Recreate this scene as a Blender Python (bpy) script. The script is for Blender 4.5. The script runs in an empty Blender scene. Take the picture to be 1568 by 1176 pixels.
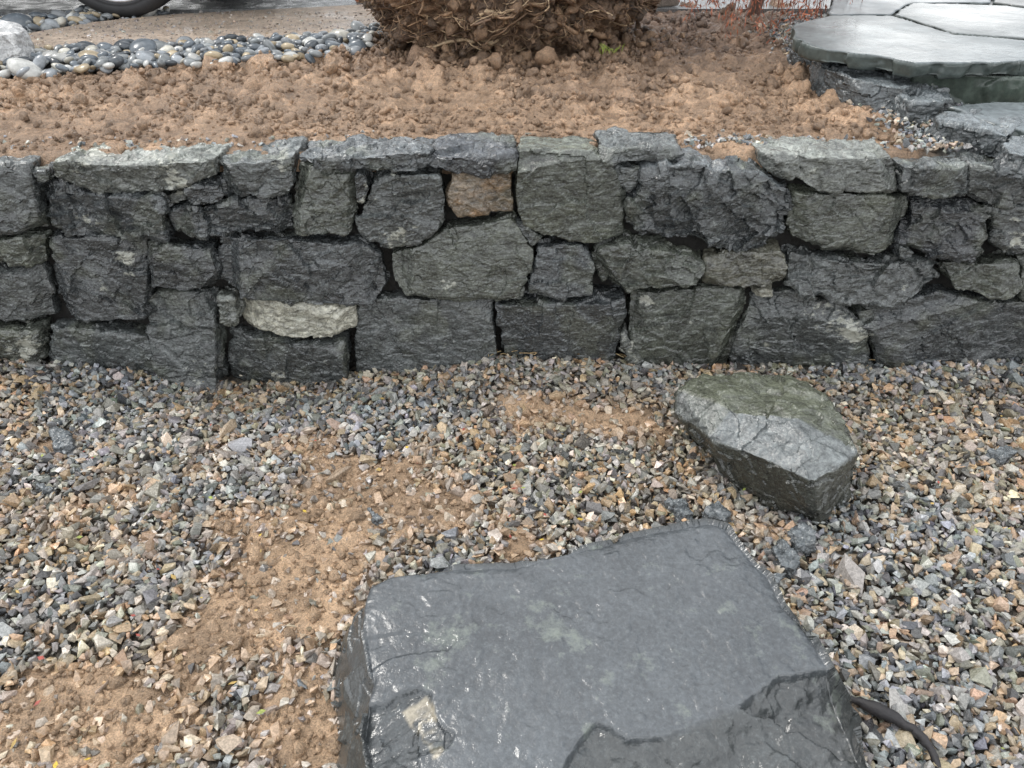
import bpy, bmesh, math, random
import numpy as np
from mathutils import Vector, Matrix
rng = np.random.default_rng(7)
random.seed(7)
# ------------------------------------------------------------------ light
w = bpy.data.worlds.new("World"); bpy.context.scene.world = w; w.use_nodes = True
nt = w.node_tree; bg = nt.nodes["Background"]; sky = nt.nodes.new("ShaderNodeTexSky"); sky.sky_type = 'NISHITA'; sky.sun_disc = False
EL, AZ = 56, -60
sky.sun_elevation = math.radians(EL); sky.sun_rotation = math.radians(AZ); sky.dust_density = 4; sky.air_density = 1; sky.ozone_density = .5
# overcast: cloud layer mixed over the sky
tc = nt.nodes.new("ShaderNodeTexCoord"); cn = nt.nodes.new("ShaderNodeTexNoise"); cn.inputs["Scale"].default_value = 2.6; cn.inputs["Detail"].default_value = 4
nt.links.new(tc.outputs["Generated"], cn.inputs["Vector"])
cr = nt.nodes.new("ShaderNodeValToRGB"); cr.color_ramp.elements[0].position = .40; cr.color_ramp.elements[1].position = .62
cr.color_ramp.elements[0].color = (4.6, 5.0, 5.5, 1); cr.color_ramp.elements[1].color = (18.0, 18.1, 18.0, 1)
nt.links.new(cn.outputs["Fac"], cr.inputs[0])
mx = nt.nodes.new("ShaderNodeMix"); mx.data_type = 'RGBA'; mx.inputs[0].default_value = .85
nt.links.new(sky.outputs[0], mx.inputs[6]); nt.links.new(cr.outputs[0], mx.inputs[7]); nt.links.new(mx.outputs[2], bg.inputs[0])
bg.inputs[1].default_value = .15
sl = bpy.data.lights.new("sun", 'SUN'); sl.energy = 1.5; sl.angle = math.radians(12); sl.color = (1, .97, .92)
so_ = bpy.data.objects.new("sun", sl); bpy.context.scene.collection.objects.link(so_)
az = math.radians(AZ); el = math.radians(EL)
sv = Vector((math.sin(az) * math.cos(el), math.cos(az) * math.cos(el), math.sin(el)))
so_.rotation_euler = sv.to_track_quat('Z', 'Y').to_euler()
sc = bpy.context.scene; sc.view_settings.view_transform = 'Standard'; sc.view_settings.look = 'None'; sc.view_settings.exposure = 0
# ------------------------------------------------------------------ camera / survey
H = 1.5; TH = math.radians(36); FPX = 1184.0
cam_d = bpy.data.cameras.new("camera"); cam = bpy.data.objects.new("camera", cam_d)
bpy.context.scene.collection.objects.link(cam)
cam.location = (0, 0, H); cam.rotation_euler = (math.radians(90) - TH, 0, 0)
cam_d.sensor_width = 36; cam_d.lens = FPX / 1568 * 36; cam_d.clip_end = 500; cam_d.clip_start = 0.05
bpy.context.scene.camera = cam
D = 2.15          # wall face distance
def ray(u, v):
    a = (u - 784) / FPX; b = (588 - v) / FPX
    return np.array([a, math.cos(TH) + b * math.sin(TH), -math.sin(TH) + b * math.cos(TH)])
def onz(u, v, z=0.0):          # survey point on level plane z
    r = ray(u, v); t = (z - H) / r[2]
    return np.array([r[0] * t, r[1] * t, z])
def onw(u, v):                 # survey point on wall face -> (x, z)
    r = ray(u, v); t = D / r[1]
    return np.array([r[0] * t, H + r[2] * t])
ZT = 0.735        # terrace level
# ------------------------------------------------------------------ numpy noise
def hsh(ix, iy, iz, seed):
    h = (ix.astype(np.int64) * 374761393 + iy.astype(np.int64) * 668265263 + iz.astype(np.int64) * 1274126177 + seed * 974711) & 0xFFFFFFFF
    h = ((h ^ (h >> 13)) * 1274126177) & 0xFFFFFFFF
    h = ((h ^ (h >> 16)) * 2246822519) & 0xFFFFFFFF
    h = h ^ (h >> 15)
    return (h & 0xFFFFFF) / float(0xFFFFFF)
def vn(P, s, seed=0):
    Q = P * s; I = np.floor(Q).astype(np.int64); f = Q - I; f = f * f * (3 - 2 * f)
    r = 0
    for dx in (0, 1):
        wx = f[:, 0] if dx else 1 - f[:, 0]
        for dy in (0, 1):
            wy = f[:, 1] if dy else 1 - f[:, 1]
            for dz in (0, 1):
                wz = f[:, 2] if dz else 1 - f[:, 2]
                r = r + wx * wy * wz * hsh(I[:, 0] + dx, I[:, 1] + dy, I[:, 2] + dz, seed)
    return r * 2 - 1
def fbm(P, s, o=4, seed=0, g=0.5):
    r = 0; a = 1; t = 0
    for i in range(o):
        r = r + a * vn(P, s * 2 ** i * 1.03, seed + i * 17); t += a; a *= g
    return r / t
def cellbump(X, Y, cs, seed, rmin=.35, rmax=.75):
    gx = X / cs; gy = Y / cs; ix = np.floor(gx).astype(np.int64); iy = np.floor(gy).astype(np.int64)
    out = np.zeros_like(X)
    for a in (-1, 0, 1):
        for b in (-1, 0, 1):
            cx = ix + a; cy = iy + b; z = np.zeros_like(cx)
            px = cx + hsh(cx, cy, z, seed); py = cy + hsh(cx, cy, z, seed + 1)
            r = rmin + (rmax - rmin) * hsh(cx, cy, z, seed + 2) ** 2
            d2 = (gx - px) ** 2 + (gy - py) ** 2
            out = np.maximum(out, np.sqrt(np.maximum(r * r - d2, 0)))
    return out * cs
def sstep(a, b, x):
    t = np.clip((x - a) / (b - a), 0, 1); return t * t * (3 - 2 * t)
def polydist(X, Y, poly):      # signed distance, + inside
    poly = np.asarray(poly)[:, :2]; n = len(poly)
    dmin = np.full(X.shape, 1e9); ins = np.zeros(X.shape, bool)
    for i in range(n):
        x1, y1 = poly[i]; x2, y2 = poly[(i + 1) % n]
        dx, dy = x2 - x1, y2 - y1
        t = np.clip(((X - x1) * dx + (Y - y1) * dy) / (dx * dx + dy * dy + 1e-12), 0, 1)
        dmin = np.minimum(dmin, np.hypot(X - x1 - t * dx, Y - y1 - t * dy))
        c = ((y1 > Y) != (y2 > Y)) & (X < (x2 - x1) * (Y - y1) / ((y2 - y1) + 1e-12) + x1)
        ins ^= c
    return np.where(ins, dmin, -dmin)
# ------------------------------------------------------------------ mesh helper
def build(name, V, F, col=None, smooth=False, mat=None, parent=None, link=True):
    Fs = F if isinstance(F, list) else [F]
    me = bpy.data.meshes.new(name)
    V = np.asarray(V, dtype=np.float32)
    me.vertices.add(len(V)); me.vertices.foreach_set("co", V.ravel())
    loops = np.concatenate([f.ravel() for f in Fs]).astype(np.int32)
    tot = np.concatenate([np.full(len(f), f.shape[1]) for f in Fs]).astype(np.int32)
    st = np.concatenate([[0], np.cumsum(tot)[:-1]]).astype(np.int32)
    me.loops.add(len(loops)); me.loops.foreach_set("vertex_index", loops)
    me.polygons.add(len(tot)); me.polygons.foreach_set("loop_start", st); me.polygons.foreach_set("loop_total", tot)
    me.polygons.foreach_set("use_smooth", smooth if isinstance(smooth, np.ndarray) else np.full(len(tot), smooth))
    me.update(calc_edges=True)
    if col is not None:
        at = me.color_attributes.new("Col", 'FLOAT_COLOR', 'POINT')
        c = np.ones((len(V), 4), dtype=np.float32); col = np.asarray(col); c[:, :col.shape[1]] = col
        at.data.foreach_set("color", c.ravel())
    me.validate()
    ob = bpy.data.objects.new(name, me)
    bpy.context.scene.collection.objects.link(ob)
    if mat: me.materials.append(mat)
    if parent: ob.parent = parent
    return ob
def merge(parts):
    Vs, Fs, Cs = [], {}, []; o = 0
    for V, F, C in parts:
        Vs.append(V); Cs.append(C); Fs.setdefault(F.shape[1], []).append(F + o); o += len(V)
    return np.concatenate(Vs), [np.concatenate(f) for f in Fs.values()], np.concatenate(Cs)
def grid(x0, x1, y0, y1, s):
    nx = int((x1 - x0) / s) + 1; ny = int((y1 - y0) / s) + 1
    X, Y = np.meshgrid(np.linspace(x0, x1, nx), np.linspace(y0, y1, ny))
    i = np.arange(nx * ny).reshape(ny, nx)
    F = np.stack([i[:-1, :-1].ravel(), i[:-1, 1:].ravel(), i[1:, 1:].ravel(), i[1:, :-1].ravel()], 1)
    return X.ravel(), Y.ravel(), F
# ------------------------------------------------------------------ materials
def newmat(name):
    m = bpy.data.materials.new(name); m.use_nodes = True
    nt = m.node_tree; return m, nt, nt.nodes["Principled BSDF"]
def N(nt, t, **k):
    n = nt.nodes.new(t)
    for a, b in k.items():
        if a in n.inputs: n.inputs[a].default_value = b
        else: setattr(n, a, b)
    return n
def noise(nt, co, sc, det=6, rough=.6):
    n = N(nt, "ShaderNodeTexNoise"); n.inputs["Scale"].default_value = sc; n.inputs["Detail"].default_value = det
    n.inputs["Roughness"].default_value = rough; nt.links.new(co, n.inputs["Vector"]); return n.outputs["Fac"]
def ramp(nt, fac, pts):
    r = N(nt, "ShaderNodeValToRGB"); e = r.color_ramp.elements
    while len(e) < len(pts): e.new(0.5)
    for i, (p, c) in enumerate(pts):
        e[i].position = p; e[i].color = (c, c, c, 1) if not isinstance(c, tuple) else (*c, 1)
    nt.links.new(fac, r.inputs[0]); return r.outputs[0]
def mix(nt, a, b, fac, mode='MIX'):
    m = N(nt, "ShaderNodeMix"); m.data_type = 'RGBA'; m.blend_type = mode
    for s, v in ((m.inputs[0], fac), (m.inputs[6], a), (m.inputs[7], b)):
        if hasattr(v, "is_linked"): nt.links.new(v, s)
        elif isinstance(v, tuple): s.default_value = (*v, 1)
        else: s.default_value = v
    return m.outputs[2]
def bump(nt, hs, dist, strength=1.0, prev=None):
    b = N(nt, "ShaderNodeBump"); b.inputs["Strength"].default_value = strength; b.inputs["Distance"].default_value = dist
    nt.links.new(hs, b.inputs["Height"])
    if prev: nt.links.new(prev, b.inputs["Normal"])
    return b.outputs[0]
def mat_attr(name, rough=(.35, .7), sc=60, bd=.002, mott=.5, dep=None, depn=(.86, .97), speck=None, spk=(.54, .68, .5), lite=False, spec=.5, bd3=.35, strat=None, mott3=None):
    m, nt, p = newmat(name)
    co = N(nt, "ShaderNodeTexCoord").outputs["Object"]
    at = N(nt, "ShaderNodeAttribute"); at.attribute_name = "Col"; c = at.outputs["Color"]
    co1 = co
    if strat:
        mp = N(nt, "ShaderNodeMapping"); mp.inputs["Scale"].default_value = strat; mp.inputs["Rotation"].default_value = (.12, .18, .3); nt.links.new(co, mp.inputs["Vector"]); co1 = mp.outputs[0]
    n1 = noise(nt, co1, sc, 5, .65)
    c = mix(nt, c, ramp(nt, n1, [(.33, 1 - mott), (.67, 1 + mott * .9)]), 1.0, 'MULTIPLY')
    p.inputs["Specular IOR Level"].default_value = spec
    if lite:
        nt.links.new(c, p.inputs["Base Color"])
        nt.links.new(ramp(nt, n1, [(.3, rough[0]), (.7, rough[1])]), p.inputs["Roughness"])
        nt.links.new(bump(nt, n1, bd, 1.0), p.inputs["Normal"]); return m
    m3 = mott if mott3 is None else mott3
    n2 = noise(nt, co, sc * .22, 3, .6); n3 = noise(nt, co, sc * 4, 3, .7)
    c = mix(nt, c, ramp(nt, n3, [(.35, 1 - m3 * .8), (.65, 1 + m3 * .7)]), 1.0, 'MULTIPLY')
    if dep:
        nd = noise(nt, co, 9, 6, .68)
        s = N(nt, "ShaderNodeMath", operation='ADD'); nt.links.new(nd, s.inputs[0]); nt.links.new(at.outputs["Alpha"], s.inputs[1])
        s3 = N(nt, "ShaderNodeMath", operation='MULTIPLY_ADD'); nt.links.new(n1, s3.inputs[0]); s3.inputs[1].default_value = .45; nt.links.new(s.outputs[0], s3.inputs[2])
        c = mix(nt, c, dep, ramp(nt, s3.outputs[0], [(depn[0], 0.0), (depn[1], .8)]))
    if speck:
        c = mix(nt, c, speck, ramp(nt, n3, [(spk[0], 0.0), (spk[1], spk[2])]))
    nt.links.new(c, p.inputs["Base Color"])
    nt.links.new(ramp(nt, n2, [(.35, rough[0]), (.65, rough[1])]), p.inputs["Roughness"])
    b = bump(nt, n1, bd, 1.0); b = bump(nt, n3, bd * bd3, 1.0, b)
    nt.links.new(b, p.inputs["Normal"])
    return m
M_wall = mat_attr("wet_basalt", (.08, .28), 34, .006, .6, dep=(.44, .44, .38), depn=(.93, 1.06), speck=(.20, .22, .205), spk=(.55, .68, .5), spec=1.0, bd3=.2, strat=(1, 1, 2.2), mott3=.5)
M_slab = mat_attr("wet_slate", (.12, .3), 26, .0022, .16, dep=(.19, .215, .185), depn=(.86, 1.02), speck=(.15, .165, .17), spk=(.58, .72, .35), spec=.9, mott3=.2)
M_rock = mat_attr("boulder_stone", (.08, .26), 34, .006, .45, dep=(.26, .27, .22), depn=(.95, 1.06), speck=(.19, .2, .18), spk=(.56, .68, .4), spec=1.0, bd3=.2, strat=(1, 1, 1.8))
M_grav = mat_attr("gravel_stone", (.12, .4), 160, .0012, .35, lite=True, spec=.9)
M_soil = mat_attr("clay_soil", (.2, .58), 60, .010, .28, spec=.8)
M_peb = mat_attr("river_pebble", (.12, .3), 40, .0005, .25, lite=True)
M_flag = mat_attr("bluestone", (.10, .38), 9, .0012, .22)
M_root = mat_attr("root_fibre", (.45, .75), 120, .002, .4, lite=True)
# ------------------------------------------------------------------ remeshed rocks
def voxel(V, F, vs, sm=2):
    me = bpy.data.meshes.new("t"); me.from_pydata([tuple(map(float, v)) for v in V], [], F); me.update()
    bm = bmesh.new(); bm.from_mesh(me); bmesh.ops.recalc_face_normals(bm, faces=bm.faces); bm.to_mesh(me); bm.free()
    ob = bpy.data.objects.new("t", me); bpy.context.scene.collection.objects.link(ob)
    r = ob.modifiers.new("r", 'REMESH'); r.mode = 'VOXEL'; r.voxel_size = vs
    if sm:
        s = ob.modifiers.new("s", 'SMOOTH'); s.factor = .5; s.iterations = sm
    dg = bpy.context.evaluated_depsgraph_get(); ev = ob.evaluated_get(dg); m2 = ev.to_mesh()
    n = len(m2.vertices); A = np.empty(n * 3, np.float32); m2.vertices.foreach_get("co", A)
    NN = np.empty(n * 3, np.float32); m2.vertices.foreach_get("normal", NN)
    L = np.empty(len(m2.loops), np.int32); m2.loops.foreach_get("vertex_index", L)
    A = A.reshape(-1, 3).astype(float).copy(); NN = NN.reshape(-1, 3).astype(float).copy(); L = L.reshape(-1, 4).copy()
    ev.to_mesh_clear(); bpy.data.objects.remove(ob); bpy.data.meshes.remove(me)
    return A, NN, L
def facets(V, n, g, a, aniso=(1, 1, 1), warp=.008):
    idx = rng.integers(0, len(V), n); S = V[idx] + rng.normal(0, .005, (n, 3)); an = np.array(aniso)
    G = rng.normal(0, g, (n, 3)); O = rng.normal(0, a * .45, n)
    W = V + warp * np.stack([vn(V, 45, 3), vn(V, 45, 4), vn(V, 45, 5)], 1)
    best = np.full(len(V), 1e9); k = np.zeros(len(V), int)
    for j in range(n):
        d = (((W - S[j]) * an) ** 2).sum(1); m = d < best; best[m] = d[m]; k[m] = j
    r = ((V - S[k]) * G[k]).sum(1) + O[k]
    return np.clip(r, -a, a)
def roughen(V, Nn, sz, amp=1.0, seed=0):
    n1 = int(np.clip(sz * 34, 5, 16)); n2 = n1 * 5; n3 = n1 * 22
    d = facets(V, n1, .15, .007 * amp) + facets(V, n2, .26, .0035 * amp, (1, 1, 1.5)) + facets(V, n3, .32, .0016 * amp, (1, 1, 1.8), .004) + .0025 * amp * fbm(V, 16, 2, seed) + .0015 * amp * fbm(V, 70, 2, seed + 5)
    return V + Nn * d[:, None]
def prism(poly, y0, y1):
    n = len(poly); V = [(p[0], y0, p[1]) for p in poly] + [(p[0], y1, p[1]) for p in poly]
    F = [list(range(n)), list(range(2 * n - 1, n - 1, -1))] + [[i, (i + 1) % n, n + (i + 1) % n, n + i] for i in range(n)]
    return V, F
G1 = (.064, .070, .070); G2 = (.048, .053, .056); G3 = (.070, .076, .064); G4 = (.031, .034, .038); BR = (.15, .115, .08); LT = (.36, .35, .29); G5 = (.108, .114, .104)
# (outline, cap?, tint, deposit, relief)
S = [
 ([(-90,252),(38,254),(50,300),(68,355),(-90,360)],1,G1,0,1),
 ([(42,262),(62,262),(76,279),(70,288),(50,284)],1,G2,0,1),
 ([(75,250),(120,246),(200,250),(327,242),(332,270),(270,287),(200,299),(130,298),(90,287),(74,270)],1,G5,.06,.8),
 ([(334,250),(400,246),(449,240),(452,285),(437,302),(346,304),(336,280)],1,G1,.02,1),
 ([(453,246),(520,240),(600,234),(660,232),(662,247),(640,264),(560,262),(455,257)],1,G2,.0,1),
 ([(664,238),(720,234),(790,234),(789,258),(740,268),(687,268),(652,255)],1,G4,0,1.2),
 ([(794,232),(908,232),(935,252),(964,300),(957,367),(915,378),(870,372),(800,347),(789,310),(790,260)],1,G3,.0,.5),
 ([(918,230),(1000,226),(1042,229),(1048,241),(1000,250),(927,253)],1,G1,.04,1),
 ([(985,262),(1050,248),(1100,259),(1160,259),(1212,285),(1212,310),(1192,360),(1167,390),(1100,382),(1060,372),(985,367),(964,338),(968,310),(987,287)],1,G2,.0,2.2),
 ([(1168,238),(1240,238),(1376,242),(1379,268),(1374,296),(1250,297),(1218,277),(1170,262)],1,G5,.02,.7),
 ([(1380,254),(1440,254),(1490,255),(1488,300),(1440,302),(1377,292)],1,G1,.04,1),
 ([(1492,258),(1640,260),(1640,310),(1520,317),(1486,300)],1,G1,.02,1),
 ([(55,292),(80,288),(150,297),(250,302),(256,318),(252,367),(200,369),(90,366),(72,352),(55,310)],0,G2,.02,1.8),
 ([(248,303),(280,293),(284,312),(252,319)],0,G5,.15,1),
 ([(282,290),(300,281),(342,277),(348,300),(336,313),(290,313)],0,G2,.03,1.2),
 ([(258,322),(300,317),(400,308),(432,305),(442,330),(439,362),(350,363),(290,363),(262,347)],0,G2,.0,1.5),
 ([(455,259),(543,260),(544,340),(541,362),(448,363),(443,320),(450,285)],0,G3,.0,.9),
 ([(545,262),(562,266),(568,290),(551,318),(546,300)],0,G2,.08,1),
 ([(572,272),(600,264),(674,268),(687,300),(682,340),(640,376),(600,383),(555,371),(545,345),(555,315)],0,G1,.03,1),
 ([(688,264),(785,263),(788,330),(740,332),(700,336),(684,312)],0,BR,.03,.8),
 ([(790,345),(815,348),(831,370),(817,379),(798,362)],0,G1,0,1),
 ([(594,395),(650,375),(690,348),(750,345),(785,335),(800,360),(819,382),(812,422),(796,452),(740,459),(620,456),(600,432)],0,G3,.0,.6),
 ([(932,256),(982,257),(983,275),(965,301),(942,283)],0,G1,0,1),
 ([(1215,296),(1300,295),(1399,309),(1399,325),(1373,383),(1340,397),(1270,389),(1215,366),(1206,345)],0,G3,.0,.7),
 ([(1403,307),(1500,307),(1518,320),(1511,360),(1491,397),(1440,398),(1377,382),(1401,335)],0,G4,.0,1.6),
 ([(1521,319),(1560,316),(1640,316),(1640,378),(1540,396),(1515,366)],0,G1,.03,1),
 ([(-90,365),(60,367),(64,410),(-90,411)],0,G3,.02,1),
 ([(-90,415),(55,413),(68,440),(82,491),(-90,496)],0,G1,0,.8),
 ([(69,369),(160,367),(217,375),(223,420),(226,470),(216,493),(110,499),(88,481),(70,420)],0,G2,.0,1),
 ([(220,373),(326,378),(333,405),(331,441),(290,446),(225,442)],0,G2,.0,1),
 ([(334,368),(440,364),(555,378),(586,400),(593,440),(571,463),(480,466),(380,463),(335,432),(329,400)],0,G2,.0,.9),
 ([(821,380),(860,374),(902,380),(913,400),(909,450),(860,456),(807,451)],0,G2,.0,.9),
 ([(914,382),(960,371),(1060,388),(1083,405),(1071,439),(1000,444),(925,442),(912,415)],0,G3,.0,1.3),
 ([(1082,396),(1200,381),(1206,400),(1201,439),(1078,440)],0,(.095,.092,.072),.0,.8),
 ([(1212,389),(1300,400),(1440,405),(1444,430),(1400,456),(1330,469),(1280,466),(1210,441),(1206,410)],0,G1,.03,1.4),
 ([(1446,405),(1500,400),(1556,402),(1558,435),(1535,459),(1460,441)],0,G3,.0,1),
 ([(1562,397),(1640,390),(1640,456),(1563,457)],0,G3,.0,1),
 ([(-90,501),(62,501),(72,548),(-90,575)],0,G3,.04,1),
 ([(75,502),(150,508),(228,514),(241,592),(90,585),(70,545)],0,G1,.0,1),
 ([(215,464),(240,449),(329,452),(333,500),(341,620),(270,620),(240,575),(226,520)],0,G1,.03,1.1),
 ([(335,455),(356,455),(365,480),(355,506),(335,501)],0,G5,.1,1),
 ([(361,458),(440,462),(541,472),(546,505),(520,516),(440,520),(370,509),(359,485)],0,LT,.06,.9),
 ([(345,514),(440,523),(530,519),(536,590),(530,620),(350,620),(341,550)],0,G1,.02,.7),
 ([(549,465),(640,460),(756,462),(753,490),(763,540),(760,605),(543,605),(539,520)],0,G1,.0,.6),
 ([(759,465),(850,460),(957,452),(957,480),(946,540),(932,580),(780,580),(765,520)],0,G2,.0,.7),
 ([(965,450),(1080,445),(1152,449),(1150,480),(1136,540),(1110,590),(985,590),(961,500)],0,G3,.02,.7),
 ([(1160,460),(1215,452),(1290,468),(1316,490),(1337,535),(1332,590),(1118,590),(1130,520)],0,G1,.03,1.1),
 ([(1313,477),(1400,461),(1440,451),(1500,460),(1640,466),(1640,590),(1350,590),(1337,525),(1312,487)],0,G2,.0,.9),
 ([(944,512),(958,502),(988,548),(975,560),(950,540)],0,G5,.15,1),
 ([(1157,446),(1188,446),(1190,460),(1160,458)],0,LT,.05,1),
 ([(1378,376),(1402,386),(1390,400),(1376,396)],0,G2,0,1),
 ([(806,440),(800,462),(770,462)],0,G5,.05,1),
]
NS = len(S)
def course(u0, u1):
    rows = [(250, 300), (304, 362), (367, 410), (415, 496), (501, 590)]
    for k, (a, b) in enumerate(rows):
        u = u0
        while u < u1 - 20:
            w = random.uniform(90, 210); e = min(u + w, u1)
            if u1 - e < 60: e = u1
            j = lambda s: random.uniform(-s, s)
            S.append(([(u + 5 + j(4), a + j(4)), ((u + e) / 2, a + j(5)), (e - 5 + j(4), a + j(4)), (e - 4 + j(4), (a + b) / 2), (e - 6 + j(6), b + j(3)), ((u + e) / 2, b + j(3)), (u + 6 + j(6), b + j(3)), (u + 4, (a + b) / 2)], 1 if k == 0 else 0, random.choice([G1, G2, G3, G5]), random.choice([0, .03, .06]), 1))
            u = e
course(-900, -94); course(1644, 2450)
# mineral deposits mapped on the face
DEPS = [(185,400,22),(205,425,18),(165,440,20),(185,475,22),(50,520,25),(25,535,20),(1265,485,26),(1300,500,20),(1240,470,15),(430,580,25),(510,548,15),(300,437,12),(690,440,22),(735,425,14),(785,450,12),(1322,510,15),(622,388,16),(600,365,20),(745,290,15),(572,432,14),(1185,300,12),(310,565,28),(300,500,15),(120,345,25),(1560,368,15),(990,465,12),(690,530,14),(420,245,20),(250,262,30),(140,260,25),(600,285,15),(1380,435,18),(1215,425,14)]
DW = [(*onw(u, v), r * .0022) for u, v, r in DEPS]
parts = []
for i, (poly, cap, tint, dp, rel) in enumerate(S):
    w = np.array([onw(*p) for p in poly])
    q = []
    for a in range(len(w)):
        p0, p1 = w[a], w[(a + 1) % len(w)]; L = np.hypot(*(p1 - p0)); n = max(1, int(L / .03))
        for t in range(n): q.append(p0 + (p1 - p0) * (t / n) + (rng.normal(0, .0028, 2) if t else 0))
    q = np.array(q); ctr = q.mean(0); sz = max(np.ptp(q[:, 0]), np.ptp(q[:, 1])); hs = np.ptp(q, axis=0) / 2
    q = ctr + (q - ctr) * (1 - .0034 / np.maximum(hs, .02))
    off = rng.uniform(-.016, .016)
    dep = .16 if cap else .12
    if sz < .1: off += .010
    far = i >= NS
    V, F = prism(q, D + off, D + dep + rng.uniform(0, .03))
    A, NN, L = voxel(V, F, .009 if far else .0042, 1)
    fr = sstep(D + .12, D + .02, A[:, 1]); px = A[:, 0] - ctr[0]; pz = A[:, 2] - ctr[1]
    tx, tz = rng.normal(0, .08, 2); sh = px * tx + pz * tz
    ch = np.zeros(len(A)); wv = .006 * fbm(A, 26, 3, i)
    for k in range(int(rng.integers(4, 8))):
        a = rng.uniform(0, 2 * math.pi); dx, dz = math.cos(a), math.sin(a); e = ((q - ctr) @ np.array([dx, dz])).max()
        ch = np.maximum(ch, (px * dx + pz * dz + wv - e * rng.uniform(.62, .97)) * rng.uniform(.4, 1.3))
    A[:, 1] += fr * (sh + np.minimum(ch, .032))
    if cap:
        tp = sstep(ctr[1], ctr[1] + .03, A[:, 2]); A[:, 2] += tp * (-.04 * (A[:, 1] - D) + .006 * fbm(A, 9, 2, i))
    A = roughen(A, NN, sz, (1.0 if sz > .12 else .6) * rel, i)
    C = np.ones((len(A), 4)); var = rng.uniform(.82, 1.22)
    C[:, :3] = np.array(tint) * var * (1 + .75 * fbm(A * np.array([1, 1, 1.6]), 7, 4, i + 50, .65))[:, None]
    gr = sstep(.05, .5, fbm(A, 11, 3, i + 90))[:, None] * .35; C[:, :3] = C[:, :3] * (1 - gr) + np.array([.12, .128, .09]) * gr
    if cap: C[:, :3] *= (1 + 1.2 * sstep(.5, .9, NN[:, 2]))[:, None]  # cap tops paled in the colour, standing in for sky reflection
    if i == 19:
        o = sstep(0, .5, fbm(A, 18, 2, 5))[:, None]; C[:, :3] = C[:, :3] * (1 - o) + np.array([.23, .145, .078]) * o
    al = np.full(len(A), float(dp))
    if not far:
        for x_, z_, r_ in DW: al = al + .17 * np.exp(-((A[:, 0] - x_) ** 2 + (A[:, 2] - z_) ** 2) / (r_ * r_))
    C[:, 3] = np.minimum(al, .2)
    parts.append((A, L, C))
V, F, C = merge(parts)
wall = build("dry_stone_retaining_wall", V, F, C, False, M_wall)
X, Z, F = grid(-4.2, 4.2, -.1, .655, .03)
P = np.stack([X, np.full_like(X, D + .075), Z], 1); P[:, 1] += .015 * fbm(P, 20, 3, 9)
build("earth_core", P, F, np.tile([[.022, .020, .017]], (len(P), 1)), True, M_soil, wall)
# ------------------------------------------------------------------ chips
def templates(n, kind):
    T = []
    for i in range(n):
        bm = bmesh.new()
        if kind == 'chip':
            a = np.array([1, rng.uniform(.55, .95), rng.uniform(.35, .7)])
            for k in range(11):
                p = rng.normal(0, 1, 3); p /= np.abs(p).max() ** .75 * np.linalg.norm(p) ** .25; p = p * a * rng.uniform(.8, 1.05) * .5
                bm.verts.new(p)
            bmesh.ops.convex_hull(bm, input=bm.verts[:])
            for v in [v for v in bm.verts if not v.link_faces]: bm.verts.remove(v)
            bmesh.ops.triangulate(bm, faces=bm.faces)
        else:
            bmesh.ops.create_icosphere(bm, subdivisions=3 if kind == 'peb' else 2, radius=.5)
            P = np.array([v.co[:] for v in bm.verts]); 
            if kind == 'clod':
                s = 1 + .75 * fbm(P + i * 9.1, 2.6, 3, i) + .25 * vn(P + i, 7, i); P = P * s[:, None] * np.array([1, rng.uniform(.6, 1), rng.uniform(.45, .8)])
            else:
                s = 1 + .18 * fbm(P + i * 9.1, 1.5, 2, i); P = P * s[:, None] * np.array([1, rng.uniform(.6, .9), rng.uniform(.4, .6)])
            for v, p in zip(bm.verts, P): v.co = p
        bm.verts.index_update()
        T.append((np.array([v.co[:] for v in bm.verts]), np.array([[v.index for v in f.verts] for f in bm.faces])))
        bm.free()
    return T
def rots(n, tilt):
    a = rng.uniform(0, 2 * np.pi, n); b = rng.normal(0, tilt, n); c = rng.normal(0, tilt, n)
    ca, sa, cb, sb, cc, sc = np.cos(a), np.sin(a), np.cos(b), np.sin(b), np.cos(c), np.sin(c)
    z = np.zeros(n); o = np.ones(n)
    Rz = np.array([[ca, -sa, z], [sa, ca, z], [z, z, o]]).transpose(2, 0, 1)
    Rx = np.array([[o, z, z], [z, cb, -sb], [z, sb, cb]]).transpose(2, 0, 1)
    Ry = np.array([[cc, z, sc], [z, o, z], [-sc, z, cc]]).transpose(2, 0, 1)
    return Rx @ Ry @ Rz
def scatter(T, pos, size, tilt, col):
    n = len(pos); R = rots(n, tilt); k = rng.integers(0, len(T), n); parts = []
    for j, (tv, tf) in enumerate(T):
        m = np.where(k == j)[0]
        if not len(m): continue
        P = np.einsum('nij,vj->nvi', R[m], tv) * size[m][:, None, None] + pos[m][:, None, :]
        f = tf[None] + (np.arange(len(m)) * len(tv))[:, None, None]
        parts.append((P.reshape(-1, 3), f.reshape(-1, 3), np.repeat(col[m], len(tv), 0)))
    return merge(parts)
CH = templates(40, 'chip'); CL = templates(24, 'clod'); PB = templates(16, 'peb')
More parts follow.
